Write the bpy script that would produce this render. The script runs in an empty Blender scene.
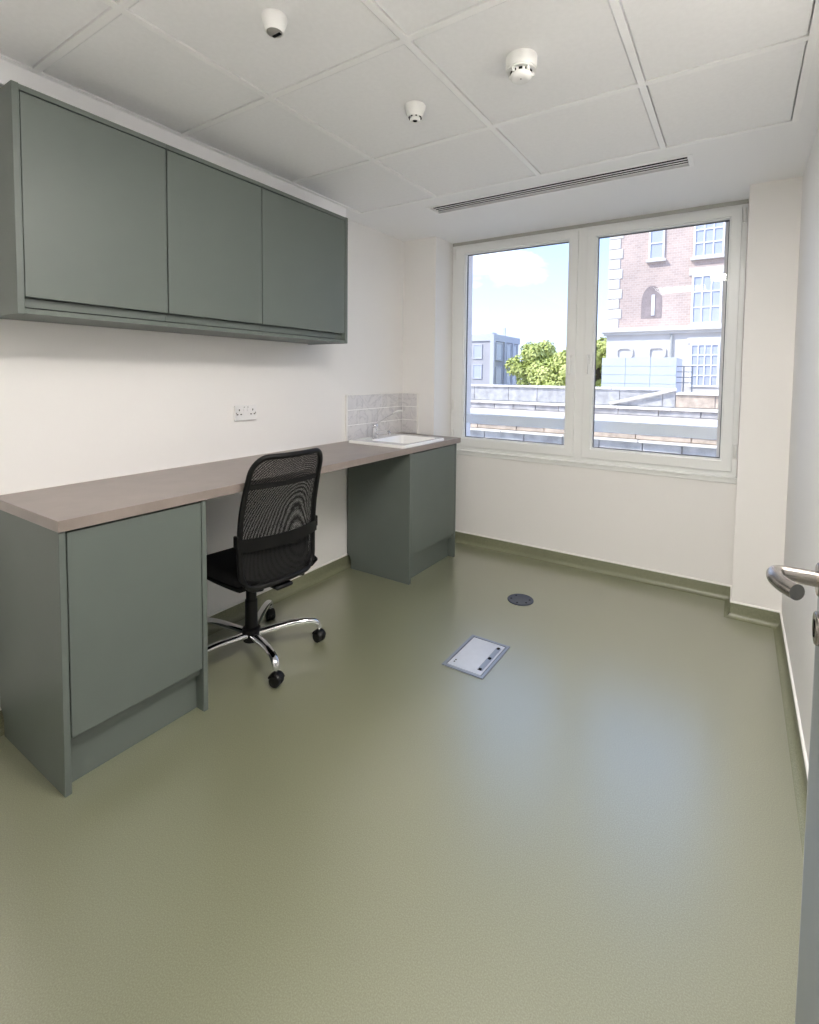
import bpy, bmesh, math, random
from mathutils import Vector, Matrix
from math import sin, cos, pi, radians, sqrt

scene = bpy.context.scene
COL = scene.collection

# ------------------------------------------------------------------ camera
cam_d = bpy.data.cameras.new('camera'); cam = bpy.data.objects.new('camera', cam_d); COL.objects.link(cam)
CAM = Vector((2.318, -0.671, 1.3632)); YAW, PITCH, ROLL = -0.5644, -0.0511, 0.0117
FPX, PPX, PPY = 496.06, 425.64, 401.12
fw = Vector((sin(YAW)*cos(PITCH), cos(YAW)*cos(PITCH), sin(PITCH)))
rt = Vector((cos(YAW), -sin(YAW), 0)); up = rt.cross(fw)
Rv = cos(ROLL)*rt + sin(ROLL)*up; Uv = -sin(ROLL)*rt + cos(ROLL)*up
m = Matrix((Rv, Uv, -fw)).transposed().to_4x4(); m.translation = CAM
cam.matrix_world = m
cam_d.sensor_fit = 'HORIZONTAL'; cam_d.sensor_width = 36; cam_d.lens = 36*FPX/819
cam_d.shift_x = (409.5-PPX)/819; cam_d.shift_y = (PPY-512)/819
cam_d.clip_start = 0.02; cam_d.clip_end = 500
scene.camera = cam

# ------------------------------------------------------------------ render look
scene.view_settings.view_transform = 'Standard'; scene.view_settings.look = 'None'
scene.view_settings.gamma = 1; scene.view_settings.use_curve_mapping = False
scene.view_settings.exposure = 0.84
scene.cycles.use_denoising = True
scene.cycles.max_bounces = 14; scene.cycles.diffuse_bounces = 8; scene.cycles.transparent_max_bounces = 16
scene.cycles.sample_clamp_indirect = 6

SKY_STRENGTH = 2.1
FILL_STRENGTH = 38.0  # added fill panels in the room ceiling
CORRIDOR_FILL_STRENGTH = 8.0  # added fill panel in the corridor
SUN_STRENGTH = 2.8

# ------------------------------------------------------------------ sky
def srgb(r, g=None, b=None):
    if g is None: g = b = r
    f = lambda c: (c/255/12.92) if c/255 <= .04045 else ((c/255+.055)/1.055)**2.4
    return (f(r), f(g), f(b), 1)

world = bpy.data.worlds.new('World'); scene.world = world; world.use_nodes = True
wn = world.node_tree; wn.nodes.clear()
def N(nt, t, **kw):
    n = nt.nodes.new(t)
    for k, v in kw.items(): setattr(n, k, v)
    return n
def ramp(nt, stops, interp='LINEAR'):
    r = N(nt, 'ShaderNodeValToRGB'); cr = r.color_ramp; cr.interpolation = interp
    while len(cr.elements) < len(stops): cr.elements.new(0.5)
    for e, (p, c) in zip(cr.elements, stops): e.position = p; e.color = c
    return r
tc = N(wn, 'ShaderNodeTexCoord'); sx = N(wn, 'ShaderNodeSeparateXYZ')
wn.links.new(tc.outputs['Generated'], sx.inputs[0])
sky = ramp(wn, [(0.0, srgb(166, 173, 186)), (0.10, srgb(150, 163, 190)), (0.24, srgb(131, 150, 192)), (0.6, srgb(132, 153, 194)), (1.0, srgb(128, 150, 194))])
wn.links.new(sx.outputs['Z'], sky.inputs[0])
cn = N(wn, 'ShaderNodeTexNoise'); cn.inputs['Scale'].default_value = 3.2; cn.inputs['Detail'].default_value = 6; cn.inputs['Roughness'].default_value = .55
cmap = N(wn, 'ShaderNodeMapping'); cmap.inputs['Location'].default_value = (0.1, 0.0, -0.31); cmap.inputs['Scale'].default_value = (1, 1, 2.2)
wn.links.new(tc.outputs['Generated'], cmap.inputs[0]); wn.links.new(cmap.outputs[0], cn.inputs[0])
cr = ramp(wn, [(0.61, (0, 0, 0, 1)), (0.74, (1, 1, 1, 1))]); wn.links.new(cn.outputs[0], cr.inputs[0])
mx = N(wn, 'ShaderNodeMixRGB'); mx.inputs[2].default_value = (.62, .64, .66, 1)
wn.links.new(cr.outputs[0], mx.inputs[0]); wn.links.new(sky.outputs[0], mx.inputs[1])
bg = N(wn, 'ShaderNodeBackground'); bg.inputs[1].default_value = SKY_STRENGTH
wn.links.new(mx.outputs[0], bg.inputs[0])
wo = N(wn, 'ShaderNodeOutputWorld'); wn.links.new(bg.outputs[0], wo.inputs[0])

sun_d = bpy.data.lights.new('sun', 'SUN'); sun_d.energy = SUN_STRENGTH; sun_d.angle = radians(1.0); sun_d.color = (1, .95, .88)
sun = bpy.data.objects.new('sun', sun_d); COL.objects.link(sun)
sun.rotation_euler = Vector((0.55, 0.6, -0.75)).to_track_quat('-Z', 'Y').to_euler()

# sampling aid for the sky light that enters through the window
por_d = bpy.data.lights.new('window_portal', 'AREA'); por_d.shape = 'RECTANGLE'; por_d.size = 2.0; por_d.size_y = 1.7
por_d.cycles.is_portal = True
por = bpy.data.objects.new('window_portal', por_d); COL.objects.link(por)
por.location = (1.31, 3.0, 1.6); por.rotation_euler = (radians(-90), 0, 0)

# ------------------------------------------------------------------ materials
MATS = {}
def pbr(name, col, rough=.5, metal=0, spec=.5, var=0, vscale=20, bump=0, bscale=200, coat=0, vcol=None, vdetail=3):
    mt = bpy.data.materials.new(name); mt.use_nodes = True; nt = mt.node_tree
    b = nt.nodes['Principled BSDF']; b.inputs['Base Color'].default_value = col
    b.inputs['Roughness'].default_value = rough; b.inputs['Metallic'].default_value = metal
    b.inputs['Specular IOR Level'].default_value = spec; b.inputs['Coat Weight'].default_value = coat
    t = N(nt, 'ShaderNodeTexCoord')
    if var or vcol:
        n = N(nt, 'ShaderNodeTexNoise'); n.inputs['Scale'].default_value = vscale; n.inputs['Detail'].default_value = vdetail
        nt.links.new(t.outputs['Object'], n.inputs[0])
        if vcol: lo, hi = col, vcol
        else:
            lo = tuple(max(0, c*(1-var)) for c in col[:3])+(1,); hi = tuple(min(1, c*(1+var)) for c in col[:3])+(1,)
        r = ramp(nt, [(.35, lo), (.65, hi)]); nt.links.new(n.outputs[0], r.inputs[0]); nt.links.new(r.outputs[0], b.inputs['Base Color'])
    if bump:
        n2 = N(nt, 'ShaderNodeTexNoise'); n2.inputs['Scale'].default_value = bscale; n2.inputs['Detail'].default_value = 3
        nt.links.new(t.outputs['Object'], n2.inputs[0])
        bm_ = N(nt, 'ShaderNodeBump'); bm_.inputs['Strength'].default_value = bump; bm_.inputs['Distance'].default_value = .002
        nt.links.new(n2.outputs[0], bm_.inputs['Height']); nt.links.new(bm_.outputs[0], b.inputs['Normal'])
    MATS[name] = mt
    return mt
WALL = pbr('wall_paint', srgb(240, 238, 236), .62, spec=.3, bump=.08, bscale=350)
CEIL = pbr('ceiling_tile_white', srgb(246, 246, 247), .85, spec=.2, var=.012, vscale=60, bump=.12, bscale=500)
PLASTER = pbr('ceiling_plaster', srgb(246, 246, 247), .7, spec=.25)
BAR = pbr('grid_white', srgb(250, 250, 250), .45)
GREEN = pbr('sage_laminate', srgb(96, 104, 99), .44, spec=.42, var=.015, vscale=8, bump=.03, bscale=600)
GREEN_IN = pbr('sage_carcass', srgb(86, 93, 88), .5)
TOP = pbr('stone_laminate', srgb(136, 125, 119), .33, spec=.7, var=.07, vscale=9, bump=.05, bscale=250, vdetail=8)
WHITE_PL = pbr('white_plastic', srgb(238, 238, 236), .35)
WFRAME = pbr('window_white', srgb(240, 241, 240), .3, spec=.5)
CAPW = pbr('cap_white', srgb(240, 238, 234), .4)
DARK = pbr('dark_void', srgb(12, 12, 12), .9, spec=.2)
BLACKP = pbr('black_plastic', srgb(8, 8, 9), .45, spec=.3)
FABRIC = pbr('black_fabric', srgb(11, 11, 12), .95, spec=.15, bump=.5, bscale=900)
CHROME = pbr('chrome', srgb(225, 225, 228), .08, metal=1)
STEEL = pbr('brushed_steel', srgb(172, 166, 160), .27, metal=1, var=.05, vscale=90)
CERAMIC = pbr('ceramic', srgb(246, 245, 243), .12, coat=.3)
GASK = pbr('gasket_grey', srgb(88, 90, 92), .6)
GREYP = pbr('grey_strip', srgb(176, 176, 172), .5)
DOORM = pbr('door_grey', srgb(128, 134, 138), .35, spec=.5, var=.02, vscale=10)
EDGE = pbr('door_edge', srgb(190, 192, 194), .4)
BOXM = pbr('floor_box_metal', srgb(200, 205, 216), .4, metal=.25, var=.02, vscale=30)
BOXF = pbr('floor_box_frame', srgb(150, 158, 175), .35, metal=.5)
DISC = pbr('floor_disc', srgb(70, 76, 92), .42, metal=.2)
SOCK = pbr('socket_white', srgb(236, 235, 235), .3)
PINK = pbr('lens_grey', srgb(150, 148, 144), .3)

def floor_material(name='floor_vinyl', rough=.36):
    mt = bpy.data.materials.new(name); mt.use_nodes = True; nt = mt.node_tree
    b = nt.nodes['Principled BSDF']; t = N(nt, 'ShaderNodeTexCoord')
    n = N(nt, 'ShaderNodeTexNoise'); n.inputs['Scale'].default_value = 300; n.inputs['Detail'].default_value = 2
    n2 = N(nt, 'ShaderNodeTexNoise'); n2.inputs['Scale'].default_value = 1.3; n2.inputs['Detail'].default_value = 3
    nt.links.new(t.outputs['Object'], n.inputs[0]); nt.links.new(t.outputs['Object'], n2.inputs[0])
    r = ramp(nt, [(.32, srgb(109, 111, 86)), (.5, srgb(124, 126, 100)), (.68, srgb(141, 143, 118))])
    nt.links.new(n.outputs[0], r.inputs[0])
    nt.links.new(r.outputs[0], b.inputs['Base Color'])
    rr = N(nt, 'ShaderNodeMapRange'); rr.inputs['To Min'].default_value = rough-.04; rr.inputs['To Max'].default_value = rough+.05
    nt.links.new(n2.outputs[0], rr.inputs[0]); nt.links.new(rr.outputs[0], b.inputs['Roughness'])
    b.inputs['Specular IOR Level'].default_value = .6
    b.inputs['Coat Weight'].default_value = 1.0; b.inputs['Coat IOR'].default_value = 2.5; b.inputs['Coat Roughness'].default_value = .29
    bp = N(nt, 'ShaderNodeBump'); bp.inputs['Strength'].default_value = .10; bp.inputs['Distance'].default_value = .001
    nt.links.new(n.outputs[0], bp.inputs['Height']); nt.links.new(bp.outputs[0], b.inputs['Normal'])
    return mt
FLOORM = floor_material()
SKIRTM = floor_material('skirting_vinyl', .5); SKIRTM.node_tree.nodes['Principled BSDF'].inputs['Coat Weight'].default_value = .15

def emission(name, col, s):
    mt = bpy.data.materials.new(name); mt.use_nodes = True; nt = mt.node_tree; nt.nodes.clear()
    e = N(nt, 'ShaderNodeEmission'); e.inputs[0].default_value = col; e.inputs[1].default_value = s
    o = N(nt, 'ShaderNodeOutputMaterial'); nt.links.new(e.outputs[0], o.inputs[0])
    return mt

def glass_material():
    mt = bpy.data.materials.new('window_glass'); mt.use_nodes = True; nt = mt.node_tree; nt.nodes.clear()
    tr = N(nt, 'ShaderNodeBsdfTransparent'); tr.inputs[0].default_value = (.97, .985, .98, 1)
    gl = N(nt, 'ShaderNodeBsdfGlossy'); gl.inputs['Roughness'].default_value = 0.0
    fr = N(nt, 'ShaderNodeFresnel'); fr.inputs[0].default_value = 1.45
    mm = N(nt, 'ShaderNodeMath', operation='MULTIPLY'); mm.inputs[1].default_value = .5
    mi = N(nt, 'ShaderNodeMixShader'); o = N(nt, 'ShaderNodeOutputMaterial')
    nt.links.new(fr.outputs[0], mm.inputs[0]); nt.links.new(mm.outputs[0], mi.inputs[0])
    nt.links.new(tr.outputs[0], mi.inputs[1]); nt.links.new(gl.outputs[0], mi.inputs[2]); nt.links.new(mi.outputs[0], o.inputs[0])
    return mt
GLASS = glass_material()

def mesh_fabric(name, freq, angle, amp):
    """fine woven net: threads with real holes between them"""
    mt = bpy.data.materials.new(name); mt.use_nodes = True; nt = mt.node_tree
    b = nt.nodes['Principled BSDF']; b.inputs['Base Color'].default_value = srgb(14, 14, 15); b.inputs['Roughness'].default_value = .7
    t = N(nt, 'ShaderNodeTexCoord'); mp = N(nt, 'ShaderNodeMapping'); mp.inputs['Rotation'].default_value = (angle, 0, 0)
    nt.links.new(t.outputs['Object'], mp.inputs[0])
    nz = N(nt, 'ShaderNodeTexNoise'); nz.inputs['Scale'].default_value = 3.0; nz.inputs['Detail'].default_value = 0
    nt.links.new(t.outputs['Object'], nz.inputs[0])
    mul = N(nt, 'ShaderNodeVectorMath', operation='SCALE'); mul.inputs['Scale'].default_value = amp
    nt.links.new(nz.outputs['Color'], mul.inputs[0])
    ad = N(nt, 'ShaderNodeVectorMath', operation='ADD'); nt.links.new(mp.outputs[0], ad.inputs[0]); nt.links.new(mul.outputs[0], ad.inputs[1])
    sp = N(nt, 'ShaderNodeSeparateXYZ'); nt.links.new(ad.outputs[0], sp.inputs[0])
    a = N(nt, 'ShaderNodeMath', operation='MULTIPLY'); a.inputs[1].default_value = freq*2*pi
    nt.links.new(sp.outputs['Y'], a.inputs[0])
    s = N(nt, 'ShaderNodeMath', operation='SINE'); nt.links.new(a.outputs[0], s.inputs[0])
    g = N(nt, 'ShaderNodeMath', operation='GREATER_THAN'); g.inputs[1].default_value = 0.3; nt.links.new(s.outputs[0], g.inputs[0])
    tr = N(nt, 'ShaderNodeBsdfTransparent'); mi = N(nt, 'ShaderNodeMixShader')
    nt.links.new(g.outputs[0], mi.inputs[0]); nt.links.new(b.outputs[0], mi.inputs[1]); nt.links.new(tr.outputs[0], mi.inputs[2])
    nt.links.new(mi.outputs[0], nt.nodes['Material Output'].inputs[0])
    return mt

def marble():
    mt = bpy.data.materials.new('marble_tile'); mt.use_nodes = True; nt = mt.node_tree
    b = nt.nodes['Principled BSDF']; b.inputs['Roughness'].default_value = .25
    t = N(nt, 'ShaderNodeTexCoord'); n = N(nt, 'ShaderNodeTexNoise'); n.inputs['Scale'].default_value = 7; n.inputs['Detail'].default_value = 8; n.inputs['Distortion'].default_value = 1.6
    nt.links.new(t.outputs['Object'], n.inputs[0])
    r = ramp(nt, [(.3, srgb(218, 216, 217)), (.46, srgb(224, 222, 223)), (.5, srgb(206, 204, 206)), (.54, srgb(224, 222, 222)), (.8, srgb(230, 228, 228))])
    nt.links.new(n.outputs[0], r.inputs[0]); nt.links.new(r.outputs[0], b.inputs['Base Color'])
    return mt
MARBLE = marble()
GROUT = pbr('grout', srgb(250, 249, 248), .8)

# ------------------------------------------------------------------ mesh helpers
def add_box(bm, x0, x1, y0, y1, z0, z1, bev=0, seg=1):
    vs = [bm.verts.new((x, y, z)) for z in (z0, z1) for y in (y0, y1) for x in (x0, x1)]
    fs = [(0, 2, 3, 1), (4, 5, 7, 6), (0, 1, 5, 4), (2, 6, 7, 3), (0, 4, 6, 2), (1, 3, 7, 5)]
    faces = [bm.faces.new([vs[i] for i in f]) for f in fs]
    if bev:
        es = list({e for f in faces for e in f.edges})
        bmesh.ops.bevel(bm, geom=es, offset=bev, segments=seg, affect='EDGES', profile=.5)
def add_frame(bm, ax, a0, a1, b0, b1, A0, A1, B0, B1, d0, d1):
    """rectangular ring: outer (a0..a1, b0..b1), hole (A0..A1, B0..B1), depth d0..d1 along axis ax"""
    def P(a, b, d):
        return {'x': (d, a, b), 'y': (a, d, b), 'z': (a, b, d)}[ax]
    o = [(a0, b0), (a1, b0), (a1, b1), (a0, b1)]; h = [(A0, B0), (A1, B0), (A1, B1), (A0, B1)]
    L = {}
    for d in (0, 1):
        for k in range(4):
            L['o', d, k] = bm.verts.new(P(*o[k], (d0, d1)[d])); L['h', d, k] = bm.verts.new(P(*h[k], (d0, d1)[d]))
    for k in range(4):
        j = (k+1) % 4
        for d in (0, 1): bm.faces.new([L['o', d, k], L['o', d, j], L['h', d, j], L['h', d, k]])
        bm.faces.new([L['o', 0, k], L['o', 0, j], L['o', 1, j], L['o', 1, k]])
        bm.faces.new([L['h', 0, k], L['h', 0, j], L['h', 1, j], L['h', 1, k]])
def add_prism(bm, pts, z0, z1):
    """pts (x,y) polygon extruded along z"""
    a = [bm.verts.new((x, y, z0)) for x, y in pts]; b = [bm.verts.new((x, y, z1)) for x, y in pts]
    n = len(pts); bm.faces.new(a[::-1]); bm.faces.new(b)
    for i in range(n): bm.faces.new([a[i], a[(i+1) % n], b[(i+1) % n], b[i]])
def add_lathe(bm, prof, c=(0, 0, 0), axis='z', n=32):
    """prof: list of (r, h); closes the ends"""
    rings = []
    cx, cy, cz = c
    def P(r, h, t):
        u, v = r*cos(t), r*sin(t)
        return {'z': (cx+u, cy+v, cz+h), 'x': (cx+h, cy+u, cz+v), 'y': (cx+u, cy+h, cz+v)}[axis]
    for r, h in prof:
        if r < 1e-6: rings.append([bm.verts.new(P(0, h, 0))])
        else: rings.append([bm.verts.new(P(r, h, 2*pi*i/n)) for i in range(n)])
    for A, B in zip(rings, rings[1:]):
        for i in range(n):
            j = (i+1) % n
            if len(A) == 1 and len(B) == 1: continue
            if len(A) == 1: bm.faces.new([A[0], B[i], B[j]])
            elif len(B) == 1: bm.faces.new([A[i], A[j], B[0]])
            else: bm.faces.new([A[i], A[j], B[j], B[i]])
    for Rg in (rings[0], rings[-1]):
        if len(Rg) > 2: bm.faces.new(Rg)
def add_tube(bm, pts, rad, n=12, closed=False, flat=None):
    """sweep a circle (or flat=(w,h) ellipse radii) along pts; rad scalar or list"""
    pts = [Vector(p) for p in pts]; k = len(pts)
    rads = rad if isinstance(rad, (list, tuple)) else [rad]*k
    T = []
    for i in range(k):
        a = pts[(i-1) % k] if (closed or i > 0) else pts[i]; b = pts[(i+1) % k] if (closed or i < k-1) else pts[i]
        T.append((b-a).normalized())
    ref = Vector((0, 0, 1)) if abs(T[0].z) < .9 else Vector((1, 0, 0))
    u = (ref - T[0]*ref.dot(T[0])).normalized(); rings = []
    for i in range(k):
        u = (u - T[i]*u.dot(T[i])).normalized(); v = T[i].cross(u)
        fu, fv = flat if flat else (1, 1)
        rings.append([bm.verts.new(pts[i] + rads[i]*(fu*cos(2*pi*j/n)*u + fv*sin(2*pi*j/n)*v)) for j in range(n)])
    m_ = k if closed else k-1
    for i in range(m_):
        A, B = rings[i], rings[(i+1) % k]
        for j in range(n): bm.faces.new([A[j], A[(j+1) % n], B[(j+1) % n], B[j]])
    if not closed: bm.faces.new(rings[0][::-1]); bm.faces.new(rings[-1])
def smooth_path(pts, it=3):
    pts = [Vector(p) for p in pts]
    for _ in range(it):
        q = [pts[0]]
        for a, b in zip(pts, pts[1:]): q += [a*.75+b*.25, a*.25+b*.75]
        q.append(pts[-1]); pts = q
    return pts

ORIG = {}
def obj(name, bm, mat, parent=None, label=None, local=False, smooth=None):
    bmesh.ops.recalc_face_normals(bm, faces=bm.faces)
    if parent is not None: o0 = ORIG[parent]
    else:
        xs = [v.co for v in bm.verts]
        o0 = Vector(((min(v.x for v in xs)+max(v.x for v in xs))/2, (min(v.y for v in xs)+max(v.y for v in xs))/2, min(v.z for v in xs)))
    if not local: bmesh.ops.translate(bm, verts=bm.verts, vec=-o0)
    me = bpy.data.meshes.new(name); bm.to_mesh(me); bm.free()
    if smooth:
        for p in me.polygons: p.use_smooth = True
        me.set_sharp_from_angle(angle=radians(smooth))
    me.materials.append(mat)
    o = bpy.data.objects.new(name, me); COL.objects.link(o)
    if parent is not None: o.parent = parent
    else: o.location = o0
    ORIG[o] = o0
    if label: o['label'] = label
    return o
def box(name, b, mat, parent=None, bev=0, label=None, seg=1):
    bm = bmesh.new(); add_box(bm, *b, bev=bev, seg=seg)
    return obj(name, bm, mat, parent, label)
def boxes(name, bl, mat, parent=None, bev=0, label=None):
    bm = bmesh.new()
    for b in bl: add_box(bm, *b, bev=bev)
    return obj(name, bm, mat, parent, label)
def thing(name, label, cat, loc, rotz=0, group=None, kind=None):
    o = bpy.data.objects.new(name, None); COL.objects.link(o); o.empty_display_size = .1
    o.location = loc; o.rotation_euler = (0, 0, rotz); ORIG[o] = Vector(loc)
    return tag(o, label, cat, group, kind)
def tag(o, label, cat, group=None, kind=None):
    o['label'] = label; o['category'] = cat
    if group: o['group'] = group
    if kind: o['kind'] = kind
    return o
def struct(o, label, cat): return tag(o, label, cat, kind='structure')
def share(src, parent, delta):
    """a copy of a part that shares its mesh"""
    c = src.copy(); COL.objects.link(c); c.parent = parent; c.location = src.location + Vector(delta)
    ORIG[c] = ORIG[parent]
    return c

# ------------------------------------------------------------------ dimensions
W, H = 2.556, 2.435
YW = 2.883                      # wall face below the window
YP = 2.635                      # face of the two piers
XP0, XP1 = 0.303, 2.323         # inner edges of the piers
YB = -0.60                      # inner face of the wall with the doorway

# ------------------------------------------------------------------ the room
floor = struct(box('floor', (-.15, W+.15, -2.4, 3.25, -.12, 0), FLOORM), 'sage green speckled vinyl floor with a soft sheen', 'floor')
struct(box('wall_left', (-.15, 0, -2.4, 3.25, 0, 2.6), WALL), 'white painted wall behind the desk and wall cabinets', 'wall')
struct(box('wall_right', (W, W+.15, -2.4, 3.25, 0, 2.6), WALL), 'white painted wall beside the open door', 'wall')
bm = bmesh.new()
add_box(bm, 0, XP0, YP, 3.0, 0, 2.6)
add_box(bm, XP1, W, YP, 2.99, 0, 2.6); add_box(bm, XP1, W, 2.985, 3.0, 0, 2.6)
add_box(bm, XP0, XP1, YW, 2.99, 0, .752)
add_box(bm, XP0, XP1, YW, 3.235, 2.436, 2.6)
struct(obj('wall_window', bm, WALL), 'white wall and piers around the window', 'wall')
bm = bmesh.new()
add_box(bm, 0, 1.50, YB-.12, YB, 0, 2.6); add_box(bm, 2.49, W, YB-.12, YB, 0, 2.6); add_box(bm, 1.50, 2.49, YB-.12, YB, 2.08, 2.6)
struct(obj('wall_back', bm, WALL), 'white wall with the doorway the photo is taken from', 'wall')
struct(box('wall_corridor', (0, W, -2.4, -2.25, 0, 2.6), WALL), 'white corridor wall behind the doorway', 'wall')

# ceiling: plaster margin, suspended tiles and T-bars
GX = [.142, .728, 1.372, 1.974, 2.470]
GY = [-.50, .1235, .677, 1.327, 1.929]
VX0, VX1, VY0, VY1 = .596, 2.066, 2.058, 2.182   # slot diffuser opening
bm = bmesh.new()
add_box(bm, 0, W, -2.25, 3.235, H+.07, H+.165)                      # slab
add_box(bm, 0, GX[0], YB, GY[-1], H, H+.05); add_box(bm, GX[-1], W, YB, GY[-1], H, H+.05)
add_box(bm, 0, W, -2.25, GY[0], H, H+.05)
add_frame(bm, 'z', 0, W, GY[-1], YW+.02, VX0, VX1, VY0, VY1, H, H+.05)
ceiling = struct(obj('ceiling', bm, PLASTER), 'white suspended tile ceiling with plain plaster margins', 'ceiling')
bw = .012
for i in range(4):
    for j in range(4):
        if (i, j) in ((3, 1), (2, 0)): continue                                # an added fill light takes this tile's place
        g = .004
        box('ceiling_tile', (GX[i]+bw+g, GX[i+1]-bw-g, GY[j]+bw+g, GY[j+1]-bw-g, H+.002, H+.02), CEIL, ceiling, bev=.002)
for i, x in enumerate(GX): box('grid_bar', (x-bw, x+bw, GY[0], GY[-1], H-.001, H+.012), BAR, ceiling)
for j, y in enumerate(GY):
    for i in range(4): box('grid_bar', (GX[i]+bw, GX[i+1]-bw, y-bw, y+bw, H-.0005, H+.012), BAR, ceiling)

struct(box('trim_2', (.0005, .130, YB+.001, 1.800, 2.352, H-.0005), PLASTER), 'white boxed-in strip above the wall cabinets', 'bulkhead')
for (i, j), where, dim in (((3, 1), 'directly above the open door', 1.0), ((2, 0), 'in front of the doorway', .2)):  # fill panels added in unseen tiles to brighten the room
    L0, L1, L2, L3 = GX[i], GX[i+1], GY[j], GY[j+1]
    fill_lamp = thing('added_fill_light', 'added unseen square ceiling fill light '+where, 'light', ((L0+L1)/2, (L2+L3)/2, H), group='added ceiling fill lights')
    bm = bmesh.new(); add_frame(bm, 'z', L0+.014, L1-.014, L2+.014, L3-.014, L0+.035, L1-.035, L2+.035, L3-.035, H-.004, H+.03)
    obj('frame', bm, BAR, fill_lamp)
    box('diffuser', (L0+.035, L1-.035, L2+.035, L3-.035, H+.004, H+.012), emission('fill_panel_glow', (1, .95, .89, 1), FILL_STRENGTH*dim), fill_lamp)
cl = thing('added_fill_light', 'added unseen square fill light on the corridor ceiling behind the doorway', 'light', (1.7, -1.5, H))  # corridor fill light, added out of view behind the camera
bm = bmesh.new(); add_frame(bm, 'z', 1.4, 2.0, -1.8, -1.2, 1.42, 1.98, -1.78, -1.22, H-.02, H-.001); obj('frame', bm, BAR, cl)
box('diffuser', (1.42, 1.98, -1.78, -1.22, H-.014, H-.002), emission('corridor_fill_glow', (1, .93, .85, 1), CORRIDOR_FILL_STRENGTH), cl)

# coved skirting, turned up from the floor vinyl, with a white capping strip
path = [(0, YB), (0, YP), (XP0, YP), (XP0, YW), (XP1, YW), (XP1, YP), (W, YP), (W, YB)]
def offset(o):
    out = []
    for k, p in enumerate(path):
        nrm = []
        for a, b in ((k-1, k), (k, k+1)):
            if a < 0 or b >= len(path): continue
            d = Vector((path[b][0]-path[a][0], path[b][1]-path[a][1])).normalized()
            nrm.append(Vector((d.y, -d.x)))                          # interior lies to the right of travel
        s = nrm[0] if len(nrm) == 1 else Vector((nrm[0].x+nrm[1].x, nrm[0].y+nrm[1].y))
        out.append((p[0]+o*s.x, p[1]+o*s.y))
    return out
SK = .084
cove = [(.0, .0005), (.036, .0005)] + [(.006+.030*(1-sin(t)), .0005+.030*(1-cos(t))) for t in [pi/2*k/6 for k in range(1, 7)]] + [(.006, SK), (.0, SK)]
capp = [(.0, SK), (.009, SK), (.009, SK+.006), (.006, SK+.009), (.0, SK+.009)]
def skirt(k, prof, bm):
    A = [(*offset(o)[k], z) for o, z in prof]; B = [(*offset(o)[k+1], z) for o, z in prof]
    a = [bm.verts.new(p) for p in A]; b = [bm.verts.new(p) for p in B]; n = len(prof)
    for i in range(n): bm.faces.new([a[i], a[(i+1) % n], b[(i+1) % n], b[i]])
    bm.faces.new(a[::-1]); bm.faces.new(b)
for k, (side, where) in enumerate([('left', 'along the wall under the desk'), ('left_pier', 'across the pier at the sink end'), ('left_reveal', 'in the reveal at the sink end'),
                                   ('window', 'below the window'), ('right_reveal', 'in the reveal right of the window'), ('right_pier', 'across the pier right of the window'), ('right', 'along the right wall')]):
    bm = bmesh.new(); skirt(k, cove, bm)
    b_ = struct(obj('baseboard_'+side, bm, SKIRTM, smooth=35), 'green coved vinyl skirting with white cap '+where, 'skirting')
    bm = bmesh.new(); skirt(k, capp, bm); obj('capping_strip', bm, CAPW, b_, 'white capping strip')

# ------------------------------------------------------------------ window
win = thing('window_1', 'white framed double window of two casement sashes', 'window', (1.313, 2.92, .752), kind='structure')
bm = bmesh.new()
fx0, fx1, fz0, fz1 = XP0+.004, XP1-.004, .765, 2.412
add_frame(bm, 'y', fx0, fx1, fz0, fz1, .372, 2.268, .822, 2.368, 2.897, 2.965)
add_box(bm, 1.302, 1.400, 2.897, 2.965, .822, 2.368)
obj('frame', bm, WFRAME, win)
for (a, b, c, d_) in ((.345, 1.322, .424, 1.262), (1.384, 2.292, 1.444, 2.236)):
    bm = bmesh.new(); add_frame(bm, 'y', a, b, .795, 2.392, c, d_, .862, 2.341, 2.878, 2.9)
    s = obj('sash', bm, WFRAME, win)
    md = s.modifiers.new('bevel', 'BEVEL'); md.width = .004; md.segments = 2; md.limit_method = 'ANGLE'
    bm = bmesh.new(); add_frame(bm, 'y', c, d_, .862, 2.341, c+.008, d_-.008, .870, 2.333, 2.89, 2.93); obj('glazing_bead', bm, WFRAME, s)
    bm = bmesh.new(); add_frame(bm, 'y', c+.008, d_-.008, .870, 2.333, c+.013, d_-.013, .875, 2.327, 2.915, 2.9245); obj('gasket', bm, GASK, s)
    box('pane', (c-.01, d_+.01, 2.925, 2.931, .852, 2.351), GLASS, s)
for hx in (1.292, 1.413):
    bm = bmesh.new(); add_box(bm, hx-.011, hx+.011, 2.868, 2.878, 1.455, 1.525, bev=.003); add_box(bm, hx-.007, hx+.007, 2.846, 2.869, 1.50, 1.515)
    hb = obj('handle', bm, WHITE_PL, win)
    box('grip', (hx-.009, hx+.009, 2.832, 2.847, 1.385, 1.52), WHITE_PL, hb, bev=.004, seg=2)
for hx, zs in ((.332, (.84, 1.09, 2.30)), (2.305, (.88, 2.30))):
    for z in zs: 
        bm = bmesh.new(); add_lathe(bm, [(.008, 0), (.008, .085)], (hx, 2.887, z), n=12); obj('hinge', bm, WHITE_PL, win, smooth=40)
boxes('head_shade_strip', [(fx0, fx1, 2.89, 2.96, 2.412, 2.4355)], GREYP, win)  # grey colour stands for shade in the gap above the frame
boxes('sill', [(XP0, XP1, 2.862, 2.985, .752, .765), (XP0, XP1, 2.873, YW, .725, .752)], WFRAME, win, bev=.003)
box('outer_sill', (XP0, 2.205, 2.97, 3.26, .80, .83), pbr('outer_sill', srgb(222, 228, 234), .4), win, bev=.004)

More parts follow.
